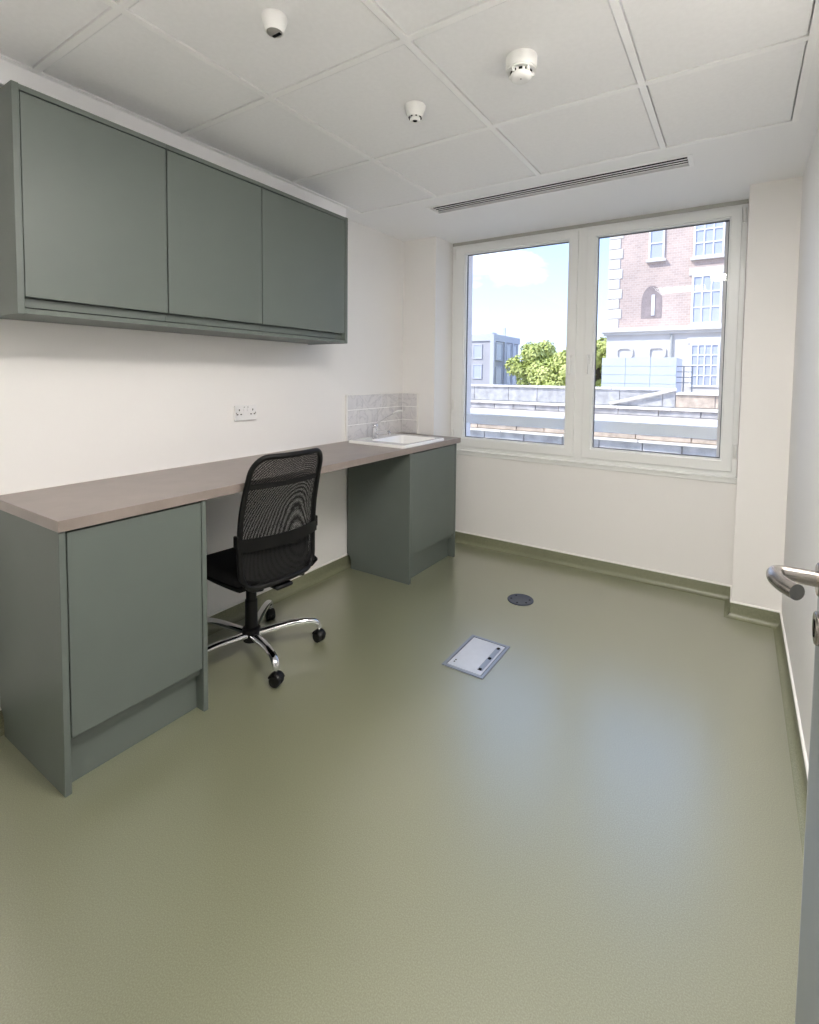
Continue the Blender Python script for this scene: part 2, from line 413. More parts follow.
guard = thing('guard_rail', 'pale blue flat guard bar running outside across both window panes', 'guard rail', (1.25, 3.13, .97))
box('bar', (XP0+.002, 2.204, 3.115, 3.14, .962, 1.045), pbr('pale_blue_metal', srgb(246, 245, 247), .35), guard, bev=.004)
for x in (XP0+.012, 2.194): box('bracket', (x-.008, x+.008, 3.14, 3.165, .97, 1.037), STEEL, guard)

# ------------------------------------------------------------------ slot diffuser in the ceiling
vent = thing('air_diffuser', 'long white linear slot air diffuser in the ceiling near the window', 'air vent', (1.33, 2.12, H))
bm = bmesh.new(); add_frame(bm, 'z', VX0-.018, VX1+.018, VY0-.014, VY1+.014, VX0+.004, VX1-.004, VY0+.004, VY1-.004, H-.005, H-.002); obj('frame', bm, BAR, vent)
bm = bmesh.new(); add_box(bm, VX0+.0005, VX1-.0005, VY0+.0005, VY1-.0005, H+.06, H+.068); add_frame(bm, 'z', VX0+.0005, VX1-.0005, VY0+.0005, VY1-.0005, VX0+.003, VX1-.003, VY0+.003, VY1-.003, H+.013, H+.06)
obj('back_box', bm, DARK, vent)
ns = 4; pw = (VY1-VY0-.008)/ns
for k in range(ns-1):
    y = VY0+.004+pw*(k+1); box('slat', (VX0+.004, VX1-.004, y-.0042, y+.0042, H-.0045, H-.0025), BAR, vent)

# ------------------------------------------------------------------ ceiling devices
def smoke(loc):
    x, y = loc
    t = thing('smoke_detector', 'round white smoke detector on a tall base, largest device on the ceiling', 'smoke detector', (x, y, H+.001))
    bm = bmesh.new(); add_lathe(bm, [(.052, 0), (.0525, -.004), (.052, -.008), (.052, -.034), (.050, -.040), (0, -.040)], (x, y, H+.001), n=40); obj('base', bm, WHITE_PL, t, smooth=35)
    bm = bmesh.new(); add_lathe(bm, [(.047, -.040), (.047, -.046), (.034, -.047), (.034, -.057), (0, -.057)], (x, y, H+.001), n=40); obj('vent_ring', bm, WHITE_PL, t, smooth=35)
    for k in range(10):
        a = 2*pi*k/10; bm = bmesh.new(); add_box(bm, .030, .036, -.006, .006, -.056, -.0475)
        bmesh.ops.rotate(bm, verts=bm.verts, matrix=Matrix.Rotation(a, 3, 'Z')); bmesh.ops.translate(bm, verts=bm.verts, vec=(x, y, H+.001))
        obj('vent_slot', bm, DARK, t, 'dark vent slot')
    for k in range(5):
        a = 2*pi*(k+.5)/5; bm = bmesh.new(); add_box(bm, .033, .044, -.003, .003, -.058, -.046)
        bmesh.ops.rotate(bm, verts=bm.verts, matrix=Matrix.Rotation(a, 3, 'Z')); bmesh.ops.translate(bm, verts=bm.verts, vec=(x, y, H+.001))
        obj('rib', bm, WHITE_PL, t)
    bm = bmesh.new(); add_lathe(bm, [(.036, -.056), (.037, -.060), (.034, -.068), (.024, -.074), (.012, -.0755), (0, -.0755)], (x, y, H+.001), n=40); obj('cap', bm, WHITE_PL, t, smooth=40)
    bm = bmesh.new(); add_lathe(bm, [(.003, -.0725), (.003, -.0762), (0, -.0765)], (x+.004, y-.012, H+.001), n=10); obj('indicator', bm, PINK, t)
smoke((1.655, .955))
def sensor(loc, rad, label, kind):
    x, y = loc; z = H+.001
    t = thing('motion_sensor', label, 'sensor', (x, y, z))
    bm = bmesh.new(); add_lathe(bm, [(rad, 0), (rad*1.02, -.004), (rad, -.010), (rad*.80, -.034), (rad*.70, -.046), (rad*.65, -.046), (rad*.62, -.040), (0, -.040)], (x, y, z), n=36); obj('housing', bm, WHITE_PL, t, smooth=35)
    if kind:
        bm = bmesh.new(); add_lathe(bm, [(rad*.50, -.036), (rad*.50, -.056), (rad*.42, -.060), (rad*.30, -.060), (rad*.26, -.056), (0, -.056)], (x, y, z), n=28); obj('nozzle', bm, WHITE_PL, t, smooth=35)
        bm = bmesh.new(); add_lathe(bm, [(rad*.25, -.0545), (rad*.22, -.0585), (0, -.060)], (x, y, z), n=20); obj('lens', bm, DARK, t, 'dark lens', smooth=50)
        for k in range(8):
            a = 2*pi*k/8; bm = bmesh.new(); add_box(bm, rad*.55, rad*.64, -.003, .003, -.049, -.041)
            bmesh.ops.rotate(bm, verts=bm.verts, matrix=Matrix.Rotation(a, 3, 'Z')); bmesh.ops.translate(bm, verts=bm.verts, vec=(x, y, z)); obj('rib', bm, DARK, t)
    else:
        bm = bmesh.new(); add_lathe(bm, [(rad*.62, -.044), (rad*.56, -.0465), (0, -.0475)], (x, y, z), n=28); obj('lens', bm, PINK, t, 'grey round lens', smooth=50)
        bm = bmesh.new(); add_box(bm, -.016, .016, .004, .0135, -.0485, -.044)
        bmesh.ops.translate(bm, verts=bm.verts, vec=(x, y, z)); obj('sensor_slot', bm, DARK, t)
sensor((1.093, .388), .037, 'small conical white ceiling sensor with flat grey lens, nearest the wall cabinets', 0)
sensor((1.183, 1.018), .041, 'small white ceiling sensor with dark nozzle, between the other two devices', 1)

# ------------------------------------------------------------------ base cabinets and worktop
XF = .544; ZT = .864
def panel(name, y0, y1, parent):
    """full-height end panel, notched at the back over the skirting"""
    bm = bmesh.new()
    prof = [(.046, 0), (XF, 0), (XF, ZT), (.012, ZT), (.012, .100), (.020, .098), (.030, .09), (.040, .075), (.046, .05)]
    a = [bm.verts.new((x, y0, z)) for x, z in prof]; b = [bm.verts.new((x, y1, z)) for x, z in prof]; n = len(prof)
    bm.faces.new(a); bm.faces.new(b[::-1])
    for i in range(n): bm.faces.new([a[i], a[(i+1) % n], b[(i+1) % n], b[i]])
    o = obj(name, bm, GREEN, parent)
    md = o.modifiers.new('bevel', 'BEVEL'); md.width = .0015; md.segments = 1; md.limit_method = 'ANGLE'
    return o
def base_cabinet(label, y0, y1, latch=False):
    t = thing('base_cabinet', label, 'cabinet', (.28, (y0+y1)/2, 0))
    panel('end_panel', y0, y0+.020, t); panel('end_panel', y1-.020, y1, t)
    a, b = y0+.020, y1-.020
    box('bottom_board', (.05, .499, a+.0005, b-.0005, .150, .168), GREEN_IN, t); box('back_board', (.05, .065, a+.0005, b-.0005, .169, ZT-.001), GREEN_IN, t)
    box('front_rail', (.503, .520, a+.0005, b-.0005, ZT-.05, ZT-.001), GREEN_IN, t)
    box('door', (.522, .5425, a+.004, b-.003, .182, ZT-.009), GREEN, t, bev=.0015)
    box('rail', (.500, .521, a+.0005, b-.0005, .150, .181), GREEN, t)
    box('plinth', (.478, .494, a+.0005, b-.0005, .001, .1495), GREEN, t)
    if latch: box('latch', (.505, .530, y1, y1+.008, .70, .765), BLACKP, t, bev=.002, label='small black catch on the outer side')
    return t
base_cabinet('sage green base cabinet at the near end of the desk', .004, .5105)
base_cabinet('sage green base cabinet under the sink by the window', 1.954, 2.572, True)
SX0, SX1, SY0, SY1 = .072, .538, 1.888, 2.405          # sink outline
bm = bmesh.new(); add_frame(bm, 'z', .001, .554, 0, 2.618, SX0+.02, SX1-.02, SY0+.02, SY1-.02, ZT, .90)
wt = tag(obj('worktop', bm, TOP), 'long brown-grey stone effect worktop running from cabinet to window', 'worktop')
md = wt.modifiers.new('bevel', 'BEVEL'); md.width = .002; md.segments = 2; md.limit_method = 'ANGLE'
box('wall_seal', (.0012, .006, 0, 1.94, .9002, .905), CAPW, wt, label='white sealant line')

# sink
sk = thing('sink', 'white ceramic inset sink in the worktop corner', 'sink', (.3, 2.145, .9))
bm = bmesh.new()
def rr(x0, x1, y0, y1, r, z, n=5):
    pts = []
    for cx_, cy_, a0 in ((x1-r, y1-r, 0), (x0+r, y1-r, pi/2), (x0+r, y0+r, pi), (x1-r, y0+r, 3*pi/2)):
        for k in range(n): t = a0+pi/2*k/(n-1); pts.append((cx_+r*cos(t), cy_+r*sin(t), z))
    return pts
bx0, bx1, by0, by1 = SX0+.115, SX1-.048, SY0+.105, SY1-.045
loops = [rr(SX0, SX1, SY0, SY1, .018, .9005), rr(SX0, SX1, SY0, SY1, .018, .914), rr(SX0+.004, SX1-.004, SY0+.004, SY1-.004, .016, .919),
         rr(SX0+.02, SX1-.02, SY0+.02, SY1-.02, .02, .919), rr(bx0-.004, bx1+.004, by0-.004, by1+.004, .034, .917), rr(bx0, bx1, by0, by1, .034, .910), rr(bx0+.012, bx1-.012, by0+.012, by1-.012, .03, .80), rr(bx0+.04, bx1-.04, by0+.04, by1-.04, .03, .775)]
rings = [[bm.verts.new(p) for p in l] for l in loops]
for A, B in zip(rings, rings[1:]):
    for i in range(len(A)): bm.faces.new([A[i], A[(i+1) % len(A)], B[(i+1) % len(A)], B[i]])
bm.faces.new(rings[-1])
obj('basin', bm, CERAMIC, sk, smooth=45)
bm = bmesh.new(); add_lathe(bm, [(.024, 0), (.024, .004), (.018, .004), (.016, .002), (0, .002)], ((bx0+bx1)/2, (by0+by1)/2, .7752), n=24); obj('drain', bm, CHROME, sk, smooth=40)
bm = bmesh.new(); add_lathe(bm, [(.007, 0), (.007, .004), (0, .005)], (bx0-.03, SY0+.10, .9185), n=16); obj('plug_hole', bm, CHROME, sk, smooth=40)

tap = thing('mixer_tap', 'chrome mixer tap with a long elbow lever behind the sink', 'tap', (.150, 2.085, .9195))
tx, ty = .150, 2.085
bm = bmesh.new(); add_lathe(bm, [(.027, 0), (.027, .006), (.022, .010), (.021, .07), (.023, .074), (.023, .092), (.018, .099), (0, .101)], (tx, ty, .9195), n=28); obj('body', bm, CHROME, tap, smooth=40)
bm = bmesh.new(); add_tube(bm, smooth_path([(tx+.01, ty, .955), (tx+.06, ty, .968), (tx+.115, ty, .976), (tx+.128, ty, .962)]), [.013]*3+[.0125]*22+[.012]*9 if False else .0125, n=14); obj('spout', bm, CHROME, tap, smooth=40)
bm = bmesh.new(); add_lathe(bm, [(.014, 0), (.014, -.014), (0, -.014)], (tx+.125, ty, .966), n=16); obj('aerator', bm, CHROME, tap, smooth=40)
bm = bmesh.new(); add_tube(bm, smooth_path([(tx, ty, 1.012), (tx+.03, ty, 1.03), (tx+.13, ty, 1.088), (tx+.20, ty, 1.118), (tx+.235, ty, 1.122)]), .0048, n=10)
lv = obj('lever', bm, CHROME, tap, smooth=40)
bm = bmesh.new(); add_tube(bm, [(tx+.165, ty, 1.104), (tx+.19, ty, 1.114), (tx+.236, ty, 1.123)], [.008, .009, .008], n=12); obj('lever_grip', bm, WHITE_PL, lv, smooth=50)

# splashback tiles
sp = thing('splashback', 'pale grey marble effect tile splashback around the sink corner', 'splashback', (.0, 2.3, .9))
SPZ0, SPZ1 = .9008, 1.222
boxes('grout', [(.0005, .006, 1.955, YP-.001, SPZ0, SPZ1-.002), (.006, .150, YP-.006, YP-.0005, SPZ0, SPZ1-.002)], GROUT, sp)
rows = 3; rh = (SPZ1-SPZ0)/rows; gj = .003
for r_ in range(rows):
    z0 = SPZ0+r_*rh+gj; z1 = SPZ0+(r_+1)*rh-gj
    y = 1.955; first = (.30, .17, .24)[r_]*.75
    cuts = [y]; y += first
    while y < YP-.04: cuts.append(y); y += .215
    cuts.append(YP-.008)
    for a, b in zip(cuts, cuts[1:]): box('tile', (.006, .0105, a+gj, b-gj, z0, z1), MARBLE, sp, bev=.0008)
    box('tile', (.0115, .148, YP-.0105, YP-.006, z0, z1), MARBLE, sp, bev=.0008)
box('edge_trim', (.0005, .013, 1.942, 1.955, SPZ0, SPZ1), CAPW, sp); box('edge_trim', (.150, .158, YP-.013, YP-.0005, SPZ0, SPZ1), CAPW, sp)
boxes('top_trim', [(.0005, .012, 1.955, YP-.001, SPZ1-.002, SPZ1+.003), (.012, .150, YP-.012, YP-.0005, SPZ1-.002, SPZ1+.003)], CAPW, sp)

# ------------------------------------------------------------------ double socket
so = thing('double_socket', 'white double wall socket with two switches above the worktop', 'socket', (0, 1.12, 1.097))
sy, sz = 1.112, 1.147
bm = bmesh.new(); add_box(bm, .0005, .014, sy-.071, sy+.071, sz-.043, sz+.043, bev=.003, seg=2); obj('plate', bm, SOCK, so)
for s_ in (-1, 1):
    box('switch', (.0135, .0175, sy+s_*.012-.006, sy+s_*.012+.006, sz+.008, sz+.027), SOCK, so, bev=.001)
    box('indicator', (.0135, .0158, sy+s_*.012-.003, sy+s_*.012+.003, sz+.030, sz+.033), DARK, so)
    c = sy+s_*.044
    for a, b, hy, hz in ((0, .016, .0028, .005), (-.0115, -.008, .005, .0028), (.0115, -.008, .005, .0028)):
        box('pin_slot', (.0132, .0146, c+a-hy, c+a+hy, sz+b-hz, sz+b+hz), DARK, so)
    bm = bmesh.new(); add_lathe(bm, [(.0032, .0), (.0032, .0012), (0, .0014)], (.0138, sy+s_*.062, sz-.001), axis='x', n=12); obj('screw', bm, STEEL, so)

# ------------------------------------------------------------------ wall cabinets
XU, UY0, UY1, UZ0, UZ1 = .314, -.006, 1.609, 1.551, 2.291
def wall_panel(y0, y1, p): return box('end_panel', (.001, XU, y0, y1, UZ0, UZ1+.002), GREEN, p, bev=.0015)
ys = [UY0+.021, .5047, .9825, UY1-.021]
lab = ['sage green wall cabinet nearest the door end, widest in view', 'sage green wall cabinet in the middle of the row of three', 'sage green wall cabinet closest to the window, end of the row']
for k in range(3):
    a, b = ys[k], ys[k+1]
    t = thing('wall_cabinet', lab[k], 'cabinet', (.15, (a+b)/2, UZ0), group='sage green wall cabinets')
    boxes('carcass', [(.001, .270, a+.0005, b-.0005, UZ1-.0185, UZ1-.0005), (.001, .012, a+.0005, b-.0005, UZ0+.035, UZ1-.02), (.012, .270, a+.0005, a+.016, UZ0+.035, UZ1-.02), (.012, .270, b-.016, b-.0005, UZ0+.035, UZ1-.02), (.012, .268, a+.016, b-.016, UZ0+.035, UZ0+.052)], GREEN_IN, t)
    box('door', (.2905, .3105, a+.0025, b-.0025, UZ0+.058, UZ1-.021), GREEN, t, bev=.0014)
    box('top_board', (.2705, .3125, a+.0005, b-.0005, UZ1-.0175, UZ1), GREEN, t)
    box('grip_rail', (.270, .286, a+.0005, b-.0005, UZ0+.026, UZ0+.056), GREEN, t)
    box('bottom_board', (.012, .3095, a+.0005, b-.0005, UZ0+.003, UZ0+.020), GREEN, t)
    if k == 0: wall_panel(UY0, ys[0], t)
    if k == 2: wall_panel(ys[3], UY1, t)

# ------------------------------------------------------------------ office chair
CH = thing('office_chair', 'black mesh back office swivel chair with chrome five-star base', 'chair', (.345, .878, 0), rotz=radians(-5))
def cpart(name, bm, mat, parent=CH, smooth=40, label=None): 
    return obj(name, bm, mat, parent, label, local=True, smooth=smooth)
# gas column and hub
bm = bmesh.new(); add_lathe(bm, [(.020, .06), (.038, .065), (.043, .085), (.043, .125), (.034, .132), (0, .132)], n=28); cpart('hub', bm, BLACKP)
bm = bmesh.new(); add_lathe(bm, [(.030, .125), (.029, .265), (.0245, .268), (.0245, .33), (.020, .332), (.020, .40)], n=28); cpart('gas_column', bm, BLACKP)
# seat mechanism
bm = bmesh.new(); add_box(bm, -.12, .10, -.085, .085, .372, .41, bev=.012, seg=2); add_box(bm, .02, .27, -.045, .045, .395, .413, bev=.006); mech = cpart('tilt_mechanism', bm, BLACKP)
bm = bmesh.new(); add_tube(bm, smooth_path([(.0, .08, .392), (.0, .18, .388), (.01, .225, .383)]), .006, n=8); add_box(bm, -.012, .03, .205, .245, .376, .390, bev=.004); cpart('lever', bm, BLACKP, mech)
# base
for k in range(5):
    a = radians(52+5+72*k); d = Vector((cos(a), sin(a), 0)); s_ = Vector((-sin(a), cos(a), 0))
    bm = bmesh.new()
    pth = smooth_path([d*.030+Vector((0, 0, .098)), d*.10+Vector((0, 0, .108)), d*.20+Vector((0, 0, .122)), d*.29+Vector((0, 0, .118)), d*.322+Vector((0, 0, .098)), d*.326+Vector((0, 0, .074))], 2)
    n_ = len(pth); add_tube(bm, pth, [.0235-.008*i/(n_-1) for i in range(n_)], n=14, flat=(.72, 1.0))
    leg = cpart('leg', bm, CHROME)
    c = d*.326
    bm = bmesh.new(); add_lathe(bm, [(.0055, .04), (.0055, .078)], tuple(c), n=10)
    ca = a+(.6, -1.1, .3, 1.4, 2.2)[k]; ax = Vector((cos(ca), sin(ca), 0)); rot = Matrix.Rotation(ca, 4, 'Z')
    cst = cpart('caster', bm, CHROME, leg)
    for w_ in (-1, 1):
        bm = bmesh.new(); add_lathe(bm, [(.012, -.011), (.022, -.011), (.0255, -.008), (.0265, 0), (.0255, .008), (.022, .011), (.012, .012), (0, .012)], (w_*.0125, 0, 0), axis='x', n=24)
        bmesh.ops.transform(bm, matrix=Matrix.Translation(c+Vector((0, 0, .0265)))@rot, verts=bm.verts)
        wobj = cpart('wheel', bm, BLACKP, leg)
    bm = bmesh.new()
    arc = [(.0, .031*cos(t), .031*sin(t)) for t in [radians(20+14*i) for i in range(11)]]
    add_tube(bm, arc, .006, n=8, flat=(1, 3.6)); bmesh.ops.transform(bm, matrix=Matrix.Translation(c+Vector((0, 0, .0265)))@rot, verts=bm.verts)
    cpart('wheel_hood', bm, BLACKP, leg)
# seat cushion: rounded slab with waterfall front
bm = bmesh.new(); nx, ny = 22, 20; grid = {}
def seat_pt(i, j, top):
    u = -1+2*i/nx; v = -1+2*j/ny
    k = .25
    x = .015+.235*u*sqrt(1-k*v*v*.5); y = .232*v*sqrt(1-k*u*u*.5)
    e = max(abs(u), abs(v)); dome = (1-e**6)
    if top: z = .455+.045*dome**.5 - .03*max(0, -u-.45)**1.5*2 + .006*v*v
    else: z = .455-.045*dome**.5 - .02*max(0, -u-.6)
    return (x, y, z)
for top in (0, 1):
    for i in range(nx+1):
        for j in range(ny+1): grid[top, i, j] = bm.verts.new(seat_pt(i, j, top))
for top in (0, 1):
    for i in range(nx):
        for j in range(ny): bm.faces.new([grid[top, i, j], grid[top, i+1, j], grid[top, i+1, j+1], grid[top, i, j+1]])
bmesh.ops.remove_doubles(bm, verts=bm.verts, dist=.0006); cpart('seat', bm, FABRIC, smooth=60)
# backrest
def bsurf(v, z):
    """back surface: v in -1..1 across, z height -> local point"""
    t = (z-.42)/.60
    x = .258+.070*t - .035*sin(pi*min(1, max(0, t))*1.0)*1.0 + .030*max(0, t-.55)
    hw = .200-.010*t + .010*sin(pi*t)
    return Vector((x - .035*v*v, hw*v, z))
def bloop(inset=0):
    pts = []; z0, z1 = .425+inset, 1.022-inset; R_ = .075
    seq = []
    n = 8; r_ = .30
    hz = R_
    def arc(cv, cz, a0): 
        return [(cv+r_*cos(a0+pi/2*k/n), cz+hz*sin(a0+pi/2*k/n)) for k in range(n+1)]
    q = 1-inset/.20
    seq += arc(q-r_, z1-hz, 0); seq += [(q-r_-(2*(q-r_))*k/10, z1) for k in range(1, 10)]
    seq += arc(-q+r_, z1-hz, pi/2); seq += [(-q, z1-hz-(z1-z0-2*hz)*k/14) for k in range(1, 14)]
    seq += arc(-q+r_, z0+hz, pi); seq += [(-q+r_+(2*(q-r_))*k/10, z0) for k in range(1, 10)]
    seq += arc(q-r_, z0+hz, 3*pi/2); seq += [(q, z0+hz+(z1-z0-2*hz)*k/14) for k in range(1, 14)]
    return [bsurf(v, z) for v, z in seq]
bm = bmesh.new(); add_tube(bm, bloop(.008), .0125, n=10, closed=True); bf = cpart('back_frame', bm, BLACKP, smooth=60)
def net(dx, shrink, matr, name, par):
    bm = bmesh.new(); nv, nz = 20, 28; g = {}
    for i in range(nv+1):
        for j in range(nz+1):
            v = -1+2*i/nv; w = -1+2*j/nz
            lim = .955*(1-.10*abs(w)**10); p = bsurf(v*lim, .7235+.283*w*(1-.06*abs(v)**8))
            p.x += dx*(1-.7*v*v)*(1-w*w*.8); g[i, j] = bm.verts.new(p)
    for i in range(nv):
        for j in range(nz): bm.faces.new([g[i, j], g[i+1, j], g[i+1, j+1], g[i, j+1]])
    return cpart(name, bm, matr, par, smooth=80)
net(.006, 0, mesh_fabric('net_outer', 900, radians(20), 0), 'mesh_panel', CH)
net(-.014, 0, mesh_fabric('net_inner', 925, radians(21.5), .008), 'mesh_panel', CH)
def band(z0, z1, dx, w, matr, name, th=.004):
    bm = bmesh.new(); nv = 24; ring = []
    for i in range(nv+1):
        v = (-1+2*i/nv)*w; row = []
        for z, o in ((z0, 0), (z1, 0), (z1, th), (z0, th)):
            p = bsurf(v, z); p.x += dx + o + .018*(1-(v/w)**2)*(1 if dx > .005 else 0); row.append(bm.verts.new(p))
        ring.append(row)
    for A, B in zip(ring, ring[1:]):
        for k in range(4): bm.faces.new([A[k], A[(k+1) % 4], B[(k+1) % 4], B[k]])
    bm.faces.new(ring[0]); bm.faces.new(ring[-1][::-1])
    return cpart(name, bm, matr, CH, smooth=50)
band(.605, .660, .012, 1.03, BLACKP, 'lumbar_strap', .006)
band(.872, .896, -.004, .95, FABRIC, 'seam_band')
band(.43, .585, -.030, .90, FABRIC, 'lower_pad', .012)
for s_ in (-1, 1):
    bm = bmesh.new(); p = bsurf(s_*1.03, .64); add_box(bm, p.x-.012, p.x+.020, p.y-.006, p.y+.006, .625, .675, bev=.003); cpart('strap_clip', bm, BLACKP)
    bm = bmesh.new(); p = bsurf(s_*.55, .436); add_tube(bm, smooth_path([(.12, s_*.10, .40), (.18, s_*.12, .40), (p.x+.005, p.y, .425)]), .011, n=8); cpart('back_bracket', bm, BLACKP)

# ------------------------------------------------------------------ floor outlets
fb = thing('floor_box', 'square hinged metal floor box lid set in the floor', 'floor box', (1.282, 1.462, .0005))
x0, x1, y0, y1 = 1.176, 1.388, 1.303, 1.621
bm = bmesh.new(); add_frame(bm, 'z', x0, x1, y0, y1, x0+.014, x1-.014, y0+.014, y1-.014, .0005, .0055); obj('frame', bm, BOXF, fb)
box('gap_liner', (x0+.014, x1-.014, y0+.014, y1-.014, .0005, .0015), DARK, fb)
lid = box('lid', (x0+.018, x1-.018, y0+.018, y1-.018, .0016, .005), BOXM, fb, bev=.001)
box('cable_flap', (x1-.052, x1-.026, y0+.05, y1-.05, .005, .0075), BOXF, lid, bev=.001)
for q in (.055, .16, .262): box('flap_clip', (x1-.046, x1-.032, y0+q-.008, y0+q+.008, .0075, .0095), DARK, lid)
for q in (.05, .066): 
    bm = bmesh.new(); add_lathe(bm, [(.004, 0), (.004, .0012), (0, .0015)], (x0+.04, y0+q, .005), n=10); obj('screw', bm, DARK, lid)
fd = thing('floor_grommet', 'round dark grey floor outlet cover near the window', 'floor outlet', (1.232, 2.155, .0005))
bm = bmesh.new(); add_lathe(bm, [(.079, 0), (.079, .004), (.075, .006), (.071, .005), (0, .005)], (1.232, 2.155, .0005), n=48); obj('cover', bm, DISC, fd, smooth=30)
for a in (20, 140, 200, 270, 330):
    bm = bmesh.new(); add_lathe(bm, [(.006, 0), (.006, .0012), (0, .0015)], (1.232+.055*cos(radians(a)), 2.155+.055*sin(radians(a)), .0053), n=12); obj('screw', bm, DARK, fd)

# ------------------------------------------------------------------ door, standing open against the right wall
DX, DY0, DY1 = 2.440, -.560, .365
door = thing('door_1', 'grey flush door standing open beside the right wall', 'door', (2.462, -.56, .006), kind='structure')
box('leaf', (DX, DX+.044, DY0, DY1-.006, .008, 2.05), DOORM, door, bev=.001)
box('lipping', (DX, DX+.044, DY1-.006, DY1, .008, 2.05), EDGE, door, bev=.001)
for z in (.25, 1.05, 1.85):
    bm = bmesh.new(); add_lathe(bm, [(.007, -.05), (.007, .05)], (DX+.05, DY0-.008, z), n=12); obj('hinge', bm, STEEL, door, smooth=40)
HZ, HY = 1.052, .303
bm = bmesh.new(); add_lathe(bm, [(.026, 0), (.026, -.007), (.024, -.009), (0, -.009)], (DX-.0003, HY, HZ), axis='x', n=32); rose = obj('handle_rose', bm, STEEL, door, smooth=40)
bm = bmesh.new()
path_h = smooth_path([(DX-.008, HY, HZ), (DX-.042, HY, HZ), (DX-.063, HY-.002, HZ), (DX-.064, HY-.034, HZ), (DX-.052, HY-.062, HZ), (DX-.040, HY-.078, HZ)], 3)
add_tube(bm, path_h, .0122, n=20); lever = obj('lever', bm, STEEL, rose, 'brushed steel curved lever', smooth=50)
bm = bmesh.new(); add_lathe(bm, [(.026, 0), (.026, -.007), (.024, -.009), (0, -.009)], (DX-.0003, HY, HZ-.078), axis='x', n=32); esc = obj('escutcheon', bm, STEEL, door, smooth=40)
box('keyhole', (DX-.0105, DX-.008, HY-.004, HY+.004, HZ-.092, HZ-.066), DARK, esc)
fr = boxes('trim_1', [(1.50, 1.53, YB-.13, YB+.005, 0, 2.08), (2.487, 2.49, YB-.13, YB, 0, 2.08), (1.53, 2.487, YB-.13, YB, 2.06, 2.08)], WFRAME)
struct(fr, 'white door lining of the doorway', 'door frame')

# ------------------------------------------------------------------ outside
random.seed(4)
STONE = pbr('stone_pale', srgb(206, 198, 192), .8, var=.16, vscale=6, bump=.6, bscale=30, vdetail=8)
STONE2 = pbr('stone_brown', srgb(186, 170, 155), .85, var=.2, vscale=7, bump=.6, bscale=30, vdetail=8)
STONE3 = pbr('stone_grey', srgb(176, 174, 174), .85, var=.2, vscale=5, bump=.6, bscale=30, vdetail=8)
COPING = pbr('coping_pale', srgb(226, 220, 212), .75, var=.06, vscale=6, vdetail=6)
GRAVEL = pbr('gravel_roof', srgb(214, 202, 192), .95, var=.15, vscale=40, vdetail=6)
ASPH = pbr('street_grey', srgb(140, 140, 138), .9, var=.1, vscale=.3)
struct(box('ground', (-160, 120, 3.4, 200, -7.2, -7), ASPH), 'grey street ground far below the window', 'ground')

def block_row(par, name, x0, x1, y0, y1, z0, z1, wd, mat, jit=.25):
    x = x0
    while x < x1-.05:
        w_ = wd*(1+random.uniform(-jit, jit)); e = min(x+w_, x1)
        if x1-e < .2: e = x1
        dy = random.uniform(0, .015)
        box(name, (x+.006, e-.006, y0+dy, y1, z0+.004, z1-.004), mat, par, bev=.008); x = e
# back parapet of the flat roof
pa = thing('roof_parapet', 'weathered stone parapet at the back of the flat roof outside', 'parapet', (-2, 12, .0))
box('core', (-12, 6, 12.03, 12.3, 0, 1.05), STONE3, pa)
block_row(pa, 'block', -12, 1.08, 12.0, 12.03+.02, .70, 1.08, .9, STONE3)
block_row(pa, 'block', 1.08, 6, 12.0, 12.05, .70, .99, .8, STONE2)
block_row(pa, 'coping_stone', -12, 1.08, 11.94, 12.34, 1.08, 1.14, 1.3, COPING, .1)
block_row(pa, 'coping_stone', 1.08, 6, 11.94, 12.34, .99, 1.06, 1.3, COPING, .1)
block_row(pa, 'ledge_stone', -12, 6, 11.55, 12.0, .64, .70, 1.2, COPING, .1)
block_row(pa, 'block', -12, 6, 11.62, 11.98, .50, .64, .7, STONE3)
bm = bmesh.new(); add_tube(bm, [(-.35, 11.93, .74), (1.10, 11.93, 1.12)], .035, n=8); obj('sloping_pipe', bm, COPING, pa)
tag(box('flat_roof', (-12, 6, 8.62, 11.62, .30, .50), GRAVEL), 'pale gravel flat roof beyond the window', 'roof')
pb = thing('roof_wall', 'stone front wall of the flat roof just beyond the window', 'wall', (-2, 8.6, -7))
box('core', (-12, 6, 8.64, 9.0, -7, .30), STONE3, pb)
block_row(pb, 'coping_stone', -12, 6, 8.46, 8.7, .46, .51, 1.5, COPING, .1)
block_row(pb, 'block', -12, 6, 8.54, 8.64, .30, .46, .75, STONE2)
block_row(pb, 'ledge_stone', -12, 6, 8.44, 8.64, .25, .30, 1.3, COPING, .1)
block_row(pb, 'block', -12, 6, 8.55, 8.64, .0, .25, .8, STONE3)
block_row(pb, 'ledge_stone', -12, 6, 8.46, 8.64, -.05, .0, 1.3, COPING, .1)
block_row(pb, 'block', -12, 6, 8.55, 8.64, -.45, -.05, .8, STONE3)

bm = bmesh.new()
add_box(bm, -.6, .316, 3.0, 3.235, -7, 3.2); add_box(bm, 2.205, 3.2, 3.0, 3.235, -7, 3.2); add_box(bm, .316, 2.205, 3.0, 3.235, -7, .80); add_box(bm, .316, 2.205, 3.0, 3.235, 2.45, 3.2)
struct(obj('wall_outer', bm, pbr('outer_render', srgb(240, 232, 228), .8, var=.03, vscale=9)), 'pale stone outer reveal around the window', 'wall')
